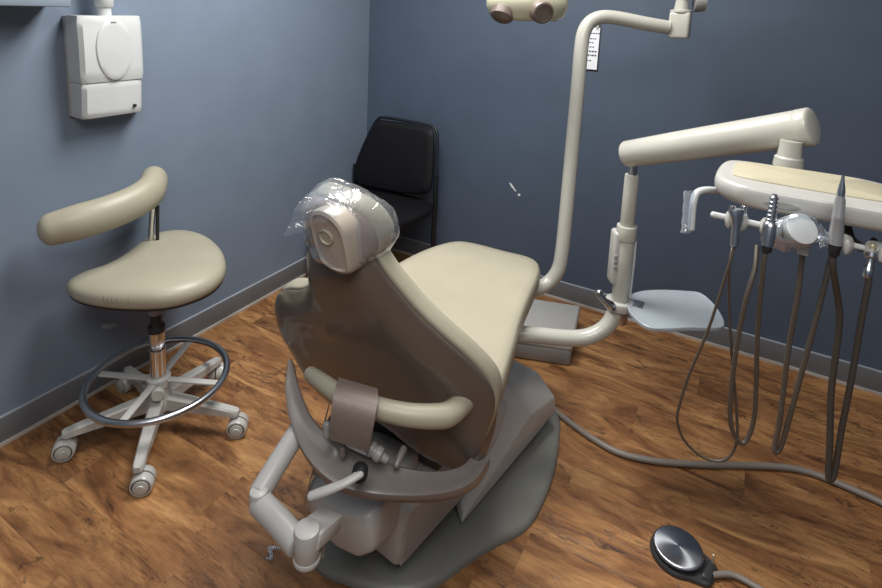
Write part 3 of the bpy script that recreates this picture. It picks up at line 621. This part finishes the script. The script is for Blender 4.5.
# ------------------------------------------------------------------ notice on the back wall
NT = thing('wall_notice', 'small printed white card hung on the back wall behind the lamp pole', 'notice', at(595, 68, x=X1))
q = [at(584.5, 27, x=X1-0.006), at(601.5, 27.5, x=X1-0.006), at(598.5, 70, x=X1-0.006), at(584.5, 69, x=X1-0.006)]
zt, zb_ = q[0].z, q[2].z; ya, yc = q[0].y, 0.700
bm_ = MB().box((X1-0.003, (ya+yc)/2, (zt+zb_)/2), (0.006, abs(ya-yc)+0.008, zt-zb_+0.012), bev=0.001); bm_.build('backing', M['dark'], NT)
MB().box((X1-0.0065, (ya+yc)/2, (zt+zb_)/2), (0.002, abs(ya-yc), zt-zb_)).build('card', M['paper'], NT)
def text(body, size, loc, rot, m, parent, name='lettering'):
    cu = bpy.data.curves.new(name, 'FONT'); cu.body = body; cu.size = size; cu.extrude = 0.0004; cu.align_x = 'LEFT'
    tmp = bpy.data.objects.new('tmp', cu); COL.objects.link(tmp)
    me = bpy.data.meshes.new_from_object(tmp.evaluated_get(bpy.context.evaluated_depsgraph_get())); bpy.data.objects.remove(tmp)
    mw = Matrix.Translation(Vector(loc)-WORLD[parent.name]) @ rot.to_4x4(); me.transform(mw)
    me.materials.append(m); o = bpy.data.objects.new(name, me); COL.objects.link(o); o.parent = parent; WORLD[o.name] = WORLD[parent.name]
    return o
R_b = rot_to(Vector((0, -1, 0)), Vector((0, 0, 1)), Vector((-1, 0, 0)))   # text facing -x
b = MB(); random.seed(3)
for i, (v, a0, a1) in enumerate(((33, .30, .95), (38.5, .22, .85), (42.5, .32, .60), (47, .40, .72), (51.5, .12, .82), (55.5, .12, .86), (61, .22, .45))):
    z = zt-(zt-zb_)*(v-27)/43; y = ya+(yc-ya)*a0; yend = ya+(yc-ya)*a1; bold = 1.5 if v > 49 and v < 57 else 1
    while y > yend:
        w = 0.006+random.random()*0.010
        MB().box((X1-0.0078, y-w/2, z), (0.0008, w*0.8, 0.0055*bold)).build('printed_word', M['ink'], NT); y -= w+0.0015
MB().tube([at(598.5, 21.5, x=X1-0.01), at(598, 26, x=X1-0.01), at(597, 29, x=X1-0.009)], 0.006, smooth=3, seg=8).build('hook', M['white'], NT)

# ------------------------------------------------------------------ delivery unit
DU = thing('delivery_unit', 'cream dental delivery unit with a swing arm and instrument tray head', 'delivery unit', (1.87, 0.30, 0.5))
pt = [at(508, 334, d=1.88), at(530, 334.5, d=1.88), at(555, 337, d=1.88), at(578, 338, d=1.88), at(594, 334.5, d=1.88), at(607, 326, d=1.88), at(614.5, 313, d=1.88), at(617, 301, d=1.88)]
MB().tube(pt, 0.0265, seg=20, smooth=5).build('support_tube', M['cream'], DU, angle=70)
pb = at(620, 298, d=1.88); ptp = Vector((pb.x, pb.y, at(632, 165, d=1.9).z))
px, py = pb.x, pb.y
zc = lambda v: at(626, v, d=1.885).z
MB().cyl((px, py, pb.z-0.01), (px, py, zc(225)), 0.0275, bev=0.003).build('lower_post', M['cream'], DU)
MB().cyl((px, py, zc(235)), (px, py, zc(220)), 0.0325, bev=0.003).build('post_collar', M['cream'], DU)
MB().cyl((px, py, zc(222)), (px, py, zc(168)), 0.0235, 0.0225, bev=0.003).build('upper_post', M['cream'], DU)
MB().cyl((px, py, zc(170)), (px, py, zc(155)), 0.014).build('spindle', M['steel'], DU)
# switch box on the post, seen edge on
cb = at(615.5, 256, d=1.87)
bb_ = MB().box(cb, (0.055, 0.034, 0.185), rot_to(Vector((0.86, 0.5, 0)), Vector((-0.5, 0.86, 0)), Vector((0, 0, 1))), bev=0.012, seg=3); sbx = bb_.build('switch_box', M['offwhite'], DU)
for v in (257, 262, 267):
    p = at(616, v, d=1.835)
    MB().box(p, (0.006, 0.010, 0.010), rot_to(Vector((0.86, 0.5, 0)), Vector((-0.5, 0.86, 0)), Vector((0, 0, 1))), bev=0.001).build('switch', M['greyd'], sbx)
MB().tube([(px+0.01, py-0.030, zc(236)), (px+0.01, py-0.031, zc(260)), (px+0.01, py-0.029, zc(296))], 0.004, smooth=3).build('cable', M['white'], DU)
# chrome clamp and base flange
MB().cyl((px, py, pb.z-0.035), (px, py, pb.z-0.005), 0.046, bev=0.004).build('flange', M['offwhite'], DU)
MB().cyl((px, py, pb.z-0.085), (px, py, pb.z-0.033), 0.031, bev=0.003).build('clamp_ring', M['steel'], DU)
c = at(601, 297, d=1.82)
MB().tube([at(599, 292.5, d=1.82), at(601, 297, d=1.815), at(605, 301, d=1.81), at(610, 305, d=1.81)], [0.014, 0.011, 0.011, 0.016], smooth=3, round_ends=0.8).build('clamp_lever', M['chrome'], DU)
MB().lathe(at(609, 305, d=1.84), -_fw+RT*0.3, [(0, 0), (0.014, 0), (0.014, 0.02), (0.010, 0.026), (0, 0.026)]).build('clamp_screw', M['chrome'], DU)
# side tray
tz = pb.z-0.005
to = [at(u, v, z=tz) for u, v in [(628, 297), (640, 291.5), (660, 290), (685, 291), (700, 293), (711, 301), (719, 311), (724, 321), (723, 327), (713, 328.5), (690, 328), (665, 329), (648, 327), (635, 318), (628, 308)]]
MB().pillow([(p.x, p.y) for p in to], lambda a, bb, h: Vector((a, bb, tz-0.012+h)), [(0, 0), (0.97, 0), (1.0, 0.003), (1.0, 0.012), (0.985, 0.014), (0.95, 0.011), (0.85, 0.008), (0, 0.008)], n=4).build('side_tray', M['tray'], DU)
MB().box((px+0.01, py-0.045, tz-0.008), (0.05, 0.06, 0.014), bev=0.004).build('tray_bracket', M['steel'], DU)
# swing arm
a0 = at(629, 149.5, d=1.87); a1 = at(808, 127, d=1.40)
a0 = Vector((px-0.005, py+0.02, a0.z))
b = MB(); ax = (a1-a0).normalized()
b.tube([a0-ax*0.0, a0.lerp(a1, .33), a0.lerp(a1, .66), a1], [0.043, 0.0455, 0.0465, 0.0475], seg=28, smooth=1, round_ends=0.28)
b.build('swing_arm', M['cream'], DU, angle=50)
MB().tube([a1-ax*0.02, a1+ax*0.008], 0.0485, seg=28, smooth=1, round_ends=0.22).build('arm_cap', M['cream'], DU, angle=50)
# tray head
HZ = 1.252
hx0, hx1 = 1.318, 1.575; hy0, hy1 = 0.046, -0.385
ho_ = [(hx0+0.02, hy0-0.035), (hx0+0.06, hy0-0.004), (hx0+0.13, hy0), (hx1-0.03, hy0-0.012), (hx1, hy0-0.05), (hx1, -0.10), (hx1, -0.22), (hx1-0.018, -0.275), (hx1-0.07, -0.325), (hx0+0.10, -0.355), (hx0+0.03, -0.355), (hx0+0.002, -0.31), (hx0, -0.18), (hx0, hy0-0.08)]
MB().pillow(ho_, lambda a, bb, h: Vector((a, bb, HZ+h)), [(0, -0.048), (0.86, -0.048), (0.93, -0.045), (0.975, -0.037), (0.998, -0.026), (1.0, -0.016), (0.99, -0.006), (0.965, -0.001), (0.93, 0.0), (0, 0)], n=5).build('tray_head', M['offwhite'], DU, angle=55)
po = [(hx0+0.075, hy0-0.050), (hx0+0.11, hy0-0.035), (hx1-0.05, hy0-0.04), (hx1-0.028, hy0-0.075), (hx1-0.028, -0.21), (hx1-0.05, -0.262), (hx1-0.09, -0.292), (hx0+0.10, -0.302), (hx0+0.062, -0.285), (hx0+0.06, -0.12)]
MB().pillow(po, lambda a, bb, h: Vector((a, bb, HZ+h)), [(1, -0.001), (1, 0.0025), (0.985, 0.004), (0, 0.004)], n=3).build('tray_mat', M['yellow'], DU)
hp = at(789, 158, d=1.40)
MB().lathe((hp.x, hp.y, HZ-0.01), (0, 0, 1), [(0, 0), (0.034, 0), (0.032, 0.022), (0.027, 0.026), (0.025, 0.05), (0.025, 0.065), (0, 0.065)]).build('head_post', M['cream'], DU)
MB().pillow([(0.0+0.035*math.cos(t), 0.008*math.sin(t)) for t in [2*PI*k/20 for k in range(20)]], lambda a, bb, h: Vector((hx0+0.008-h, -0.085+a, HZ-0.026+bb)), [(1, 0), (1, 0.008), (0.8, 0.010), (0, 0.010)], n=1).build('latch', M['greyd'], DU)
# bar carrying the instrument holders
ba, bz = at(713, 214.5, d=1.122), at(882, 252, d=1.105)
bz = ba+(bz-ba)*1.10
MB().tube([ba, bz], 0.0062, smooth=1, round_ends=0.7).build('holder_bar', M['white'], DU)
for u_ in (812, 862):
    p = ba.lerp(bz, (u_-713)/186); q_ = Vector((p.x+0.19, p.y+0.015, HZ-0.05))
    MB().tube([p, p.lerp(q_, .5)-Vector((0, 0, 0.03)), q_], 0.009, smooth=4).build('bar_bracket', M['dark'], DU)
bd = (bz-ba).normalized()
def on_bar(u): return ba+(bz-ba)*((u-713)/186)
HOLD = []
for u, rot in ((737, 0), (772, 0), (842, 0), (876, 0)):
    p = on_bar(u) ; 
    n_ = Vector((-1, 0.1, 0)).normalized()
    b = MB()
    # clip: split ring with a slot towards the user
    arc = []
    for k in range(13):
        t = math.radians(35+290*k/12); arc.append(p + n_*(0.004+0.017*math.cos(t)) + bd*(0.017*math.sin(t)))
    b.tube(arc, 0.0085, smooth=1, squash=(0.75, 1.9, (0, 0, 1)), seg=10, round_ends=0.6)
    b.build('instrument_clip', M['offwhite'], DU)
    HOLD.append(p+n_*0.004)
# side handle with its sheath
MB().tube([at(722, 191, d=1.36), at(706, 190, d=1.35), at(697, 193, d=1.345), at(693.5, 202, d=1.34), at(692, 215, d=1.34), at(691, 229, d=1.34)], 0.0085, smooth=5, round_ends=0.6).build('side_handle', M['white'], DU)
sh = []
sc_ = [at(689, 191, d=1.34), at(688, 205, d=1.34), at(687, 220, d=1.34), at(685.5, 232.5, d=1.34)]
b = MB()
rr = []
for i, p in enumerate(catmull(sc_, 5)):
    w = 0.0095+0.0008*math.sin(i*1.3); t_ = 0.0045
    rr.append([crinkle(p+RT*(w*math.cos(2*PI*k/12))*1.25+_fw*(t_*2*math.sin(2*PI*k/12)), 45, 0.0008) for k in range(12)])
b.rings(rr, False, False)
tag(b.build('handle_sheath', M['filmblue'], angle=25), 'clear film sheath hanging on the white side handle of the delivery head', 'plastic cover')

# control pad under its plastic wrap
cpc = at(801, 229, d=1.092); cn = (-_fw*0.85+Vector((0, 0, 0.45))).normalized()
CP = thing('touch_pad', 'round white control pad hung on the delivery unit bar between the instruments', 'control pad', cpc)
MB().lathe(cpc, cn, [(0, -0.026), (0.025, -0.026), (0.028, -0.020), (0.0305, 0), (0.0297, 0.004), (0.0275, 0.0055), (0, 0.0055)], seg=36).build('pad_face', M['white'], CP)
MB().box(cpc-cn*0.045-RT*0.008, (0.03, 0.055, 0.03), bev=0.008).build('pad_body', M['offwhite'], CP)
for a_ in (-1, 1):
    MB().box(cpc+cn*0.006+RT*(0.006*a_)-UP*0.004, (0.0012, 0.007, 0.003), rot_to(cn, RT, UP), bev=0.0005).build('button', M['grey'], CP)
b = MB(); rr = []
for i, (k, h) in enumerate(((0.86, 0.0075), (0.93, 0.006), (1.04, -0.004), (1.10, -0.014), (1.08, -0.035), (0.9, -0.05), (0.4, -0.055))):
    ring_ = []
    for j in range(40):
        t = 2*PI*j/40; r_ = 0.0362*k
        ex = 1.0+0.55*max(0, -math.cos(t))*min(1, k)+0.35*max(0, math.cos(t))*max(0, -math.sin(t))
        p = cpc+cn*h+RT*(r_*ex*math.cos(t))+UP*(r_*math.sin(t)*(1.0 if math.sin(t) > 0 else 0.78))-UP*0.006*min(1, k)*ex
        ring_.append(crinkle(p, 55, 0.0035*min(1, k*1.2)) if k > 0.6 else p)
    rr.append(ring_)
b.rings(rr, False, False)
tag(b.build('plastic_wrap', M['filmblue'], angle=25), 'crumpled clear plastic wrap around the round white control pad', 'plastic cover')
twist = MB(); rr = []
tw0, tw1 = at(822, 236, d=1.082), at(832, 243, d=1.082)
for i in range(12):
    p = tw0.lerp(tw1, i/11); r_ = 0.010+0.012*abs(i/11-0.5)*1.6
    rr.append([crinkle(p+UP*(r_*1.2*math.cos(2*PI*k/14))+_fw*(r_*0.6*math.sin(2*PI*k/14)), 90, 0.004) for k in range(14)])
tag(twist.rings(rr, False, False).build('wrap_tail', M['filmblue'], angle=25), 'twisted clear plastic tail beside the upright silver handpiece', 'plastic cover')

# ------------------------------------------------------------------ instruments
GI = None
def hose(pts, r, m, parent, name='hose'):
    return MB().tube([at(u, v, d=d) for u, v, d in pts], r, seg=10, smooth=6).build(name, m, parent, angle=70)
# 1: syringe with a flared top
I1 = thing('air_water_syringe', 'chrome flared air water syringe on a thin looping hose, nearest the side handle', 'dental instrument', at(737, 222, d=1.105))
p0, p1 = at(738, 209, d=1.092), at(734, 246, d=1.092)
ax1 = (p1-p0).normalized()
b = MB(); rr = []
for t, w, th in ((0, 0.017, 0.010), (0.08, 0.018, 0.011), (0.25, 0.013, 0.010), (0.5, 0.0085, 0.0085), (1.0, 0.0075, 0.0075)):
    c = p0.lerp(p1, t); rr.append([c+RT*(w*math.cos(2*PI*k/16))+_fw*(th*math.sin(2*PI*k/16)) for k in range(16)])
b.rings(rr).build('body', M['steel'], I1)
for s_ in (-1, 1): MB().cyl(p0+RT*(0.010*s_)+ax1*0.004, p0+RT*(0.012*s_)-ax1*0.006, 0.0055, bev=0.001).build('trigger', M['chrome'], I1)
hose([(735, 244, 1.092), (730, 262, 1.095), (724, 281, 1.105), (712, 319, 1.130), (702, 345, 1.149), (689, 375, 1.175), (679, 407, 1.202), (677.5, 422, 1.210), (684, 440, 1.219), (700, 455.5, 1.224), (716, 461, 1.219), (729, 457, 1.210), (736.5, 442, 1.202), (737, 420, 1.193), (734, 380, 1.180), (731, 345, 1.167), (729, 300, 1.140), (730, 262, 1.117), (738, 225, 1.175)], 0.0029, M['hose_tan'], I1)
# 2: ribbed chrome handpiece
I2 = thing('ribbed_handpiece', 'ribbed chrome handpiece on a tan hose loop, left of the round pad', 'dental instrument', at(772, 222, d=1.092))
p0, p1 = at(775, 194, d=1.078), at(767, 246, d=1.078); dr = p1-p0
prof = [(0.0, 0.0), (0.0045, 0.0), (0.0045, 0.004)]
L_ = dr.length; h = 0.006
while h < L_*0.55:
    prof += [(0.0062+h*0.03, h), (0.0078+h*0.03, h+0.0015), (0.0078+h*0.03, h+0.004), (0.0062+h*0.03, h+0.0055)]; h += 0.0085
prof += [(0.011, L_*0.57), (0.0125, L_*0.62), (0.0125, L_*0.8), (0.010, L_), (0, L_)]
MB().lathe(p0, dr, prof, seg=18).build('body', M['steel'], I2, angle=30)
MB().cyl(p1-dr.normalized()*0.035, p1+dr.normalized()*0.012, 0.0115, 0.009, bev=0.002).build('coupling', M['dark'], I2)
hose([(767, 247, 1.078), (764, 262, 1.082), (760, 300, 1.105), (757, 345, 1.130), (756, 390, 1.157), (753.5, 421, 1.170), (746, 441, 1.175), (738, 441, 1.175), (731, 425, 1.170), (730.5, 400, 1.162), (734, 365, 1.149), (741, 322, 1.130), (748, 292, 1.117), (755, 268, 1.122), (757, 246, 1.149)], 0.0046, M['hose_tan'], I2)
# 3: instrument behind the pad
I3 = thing('scaler_handpiece', 'cream handpiece hidden behind the wrapped pad on a narrow brown hose loop', 'dental instrument', at(805, 240, d=1.149))
MB().lathe(at(808, 226, d=1.149), at(803, 252, d=1.149)-at(808, 226, d=1.149), [(0, 0), (0.009, 0), (0.011, 0.02), (0.010, 0.06), (0, 0.06)]).build('body', M['cream'], I3)
hose([(803, 250, 1.149), (797, 300, 1.157), (789, 345, 1.175), (784, 385, 1.188), (779, 425, 1.197), (775, 444, 1.202), (774.5, 452, 1.202), (779, 450, 1.202), (784, 437, 1.197), (792, 408, 1.188), (801, 375, 1.180), (811, 338, 1.167), (822, 296, 1.157), (829, 266, 1.157), (838, 232, 1.184)], 0.0053, M['hose_tan'], I3)
# 4: tall silver handpiece
I4 = thing('upright_handpiece', 'tall silver handpiece with a pointed tip standing up against the tray head', 'dental instrument', at(838, 222, d=1.073))
p0, p1 = at(843, 177, d=1.055), at(835, 244, d=1.069); dr = p1-p0; L_ = dr.length
MB().lathe(p0, dr, [(0, 0), (0.0022, 0.0), (0.003, 0.01), (0.0055, 0.022), (0.0065, 0.03), (0.0065, 0.036), (0.009, 0.046), (0.010, 0.075), (0.0115, 0.079), (0.0105, 0.083), (0.012, L_-0.02), (0.0125, L_), (0, L_)], seg=20).build('body', M['satin'], I4)
MB().lathe(p0-dr.normalized()*0.004, dr, [(0, 0), (0.0024, 0), (0.0034, 0.012), (0.0060, 0.026), (0.0070, 0.034), (0.0068, 0.040), (0, 0.04)], seg=16).build('tip', M['steel'], I4)
MB().cyl(p1-dr.normalized()*0.004, p1+dr.normalized()*0.022, 0.0115, 0.009, bev=0.002).build('coupling', M['dark'], I4)
hose([(834, 250, 1.073), (833, 268, 1.078), (838, 300, 1.105), (839.5, 322, 1.113), (835, 360, 1.122), (831, 395, 1.127), (829.8, 442, 1.130), (828.5, 470, 1.133), (829.5, 480, 1.134), (834, 474, 1.133), (837.5, 455, 1.130), (842, 427, 1.127), (851, 381, 1.113), (861, 322, 1.100), (868, 285, 1.092), (871, 262, 1.095), (874, 240, 1.149)], 0.0061, M['hose_dark'], I4)
# 5: small nozzle in the last clip
I5 = thing('suction_nozzle', 'small chrome nozzle hanging below the last cream clip near the right edge', 'dental instrument', at(869, 262, d=1.095))
MB().lathe(at(872, 252, d=1.092), at(867, 276, d=1.092)-at(872, 252, d=1.092), [(0, 0), (0.009, 0), (0.010, 0.008), (0.006, 0.012), (0.0065, 0.030), (0.009, 0.033), (0.009, 0.045), (0.006, 0.052), (0, 0.052)], seg=16).build('body', M['steel'], I5)
MB().cyl(at(872, 249, d=1.092), at(872.5, 244, d=1.092), 0.0075, bev=0.001).build('collar', M['brass'], I5)

# ------------------------------------------------------------------ floor hose and pedal
fh = [(548, 402), (556, 411), (572, 424), (595, 440), (620, 453), (655, 461), (700, 464.5), (740, 465.5), (780, 467), (806, 471.5), (830, 480), (856, 491), (882, 503), (915, 522), (960, 552)]
b = MB().tube([at(u, v, z=0.0125) for u, v in fh], 0.0112, seg=12, smooth=6)
tag(b.build('floor_hose', M['hose_grey'], angle=70), 'grey brown hose snaking over the wood floor from the chair base to the right', 'hose')
FP = thing('foot_pedal', 'round steel foot control on the floor with a dark base', 'foot pedal', (1.632, 0.03, 0))
pc = Vector((1.650, 0.032, 0))
dirc = (at(716, 580, z=0.02)-at(676, 553, z=0.02)); dirc.z = 0; dirc.normalize(); sd = Vector((-dirc.y, dirc.x, 0))
ol = [pc+dirc*(0.078*math.cos(t))+sd*(0.078*math.sin(t)) for t in [math.radians(48+264*k/24) for k in range(25)]]
ol += [pc+dirc*0.088-sd*0.046, pc+dirc*0.104-sd*0.034, pc+dirc*0.107+sd*0.0, pc+dirc*0.104+sd*0.034, pc+dirc*0.088+sd*0.046]
ol2 = [(p.x, p.y) for p in ol]
MB().pillow(ol2, lambda a, bb, h: Vector((a, bb, h)), [(0, 0), (0.98, 0), (1.0, 0.004), (0.985, 0.011), (0.95, 0.014), (0, 0.014)], n=2, centre=(pc.x, pc.y)).build('base', M['pedal_black'], FP)
MB().lathe(pc+Vector((0, 0, 0.013)), (0, 0, 1), [(0, 0), (0.067, 0), (0.067, 0.012), (0, 0.012)], seg=48).build('skirt', M['dark'], FP)
MB().lathe(pc+Vector((0, 0, 0.025)), (0, 0, 1), [(0, 0), (0.0700, 0), (0.0712, 0.003), (0.069, 0.007), (0.0655, 0.0085), (0.001, 0.0092)], seg=64).build('disc', M['disc'] if 'disc' in M else M['steel'], FP)
MB().hull([pc+dirc*0.078-sd*0.04+Vector((0, 0, 0.012)), pc+dirc*0.078+sd*0.04+Vector((0, 0, 0.012)), pc+dirc*0.104-sd*0.026+Vector((0, 0, 0.012)), pc+dirc*0.104+sd*0.026+Vector((0, 0, 0.012)), pc+dirc*0.08-sd*0.030+Vector((0, 0, 0.026)), pc+dirc*0.08+sd*0.030+Vector((0, 0, 0.026)), pc+dirc*0.100-sd*0.02+Vector((0, 0, 0.022)), pc+dirc*0.100+sd*0.02+Vector((0, 0, 0.022))], bev=0.003).build('valve_housing', M['pedal_black'], FP)
tp = pc+dirc*0.088+sd*0.036+Vector((0, 0, 0.012))
MB().tube([tp, tp+Vector((0, 0, 0.020)), tp+Vector((0.002, 0.0, 0.030))], [0.0045, 0.0035, 0.0045], smooth=2, round_ends=0.6, seg=10).build('toggle', M['brass'], FP)
cpts = [pc+dirc*0.098+Vector((0, 0, 0.013)), at(733, 575, z=0.012), at(760, 589, z=0.011), at(800, 612, z=0.011), at(850, 640, z=0.011)]
MB().tube(cpts, 0.0085, seg=12, smooth=5).build('cord', M['hose_grey'], FP, angle=70)
# small scrap on the floor
wp = at(272, 553, z=0.008)
b = MB(); rr = []
for i in range(9):
    p = wp+Vector((0.05*(i/8-0.5), -0.012*math.sin(i), 0.004)); r_ = 0.003+0.007*math.sin(PI*i/8)
    rr.append([crinkle(p+Vector((0, r_*math.cos(2*PI*k/10), r_*0.6*math.sin(2*PI*k/10)+0.001)), 110, 0.003) for k in range(10)])
tag(b.rings(rr).build('plastic_scrap', M['filmblue'], angle=25), 'tiny crumpled plastic scrap on the wood floor under the jointed arm', 'scrap')

# ------------------------------------------------------------------ light
def area(name, loc, size, power, col=(1, 0.96, 0.90), rot=(0, 0, 0)):
    l = bpy.data.lights.new(name, 'AREA'); l.shape = 'RECTANGLE'; l.size, l.size_y = size; l.energy = power; l.color = col
    o = bpy.data.objects.new(name, l); COL.objects.link(o); o.location = loc; o.rotation_euler = rot; return o
area('ceiling_light', (-0.15, -0.10, H-0.03), (1.2, 1.2), 42, (1, 0.98, 0.95))
area('ceiling_light', (1.65, 1.00, H-0.03), (0.6, 1.2), 62, (1, 0.98, 0.95))
w = bpy.data.worlds.new('world'); scene.world = w; w.use_nodes = True
w.node_tree.nodes['Background'].inputs[0].default_value = (0.5, 0.55, 0.6, 1); w.node_tree.nodes['Background'].inputs[1].default_value = 0.1
scene.view_settings.view_transform = 'Standard'; scene.view_settings.look = 'None'; scene.view_settings.exposure = 0.0; scene.view_settings.gamma = 1
scene.view_settings.use_curve_mapping = False
try: scene.cycles.use_denoising = True
except Exception: pass
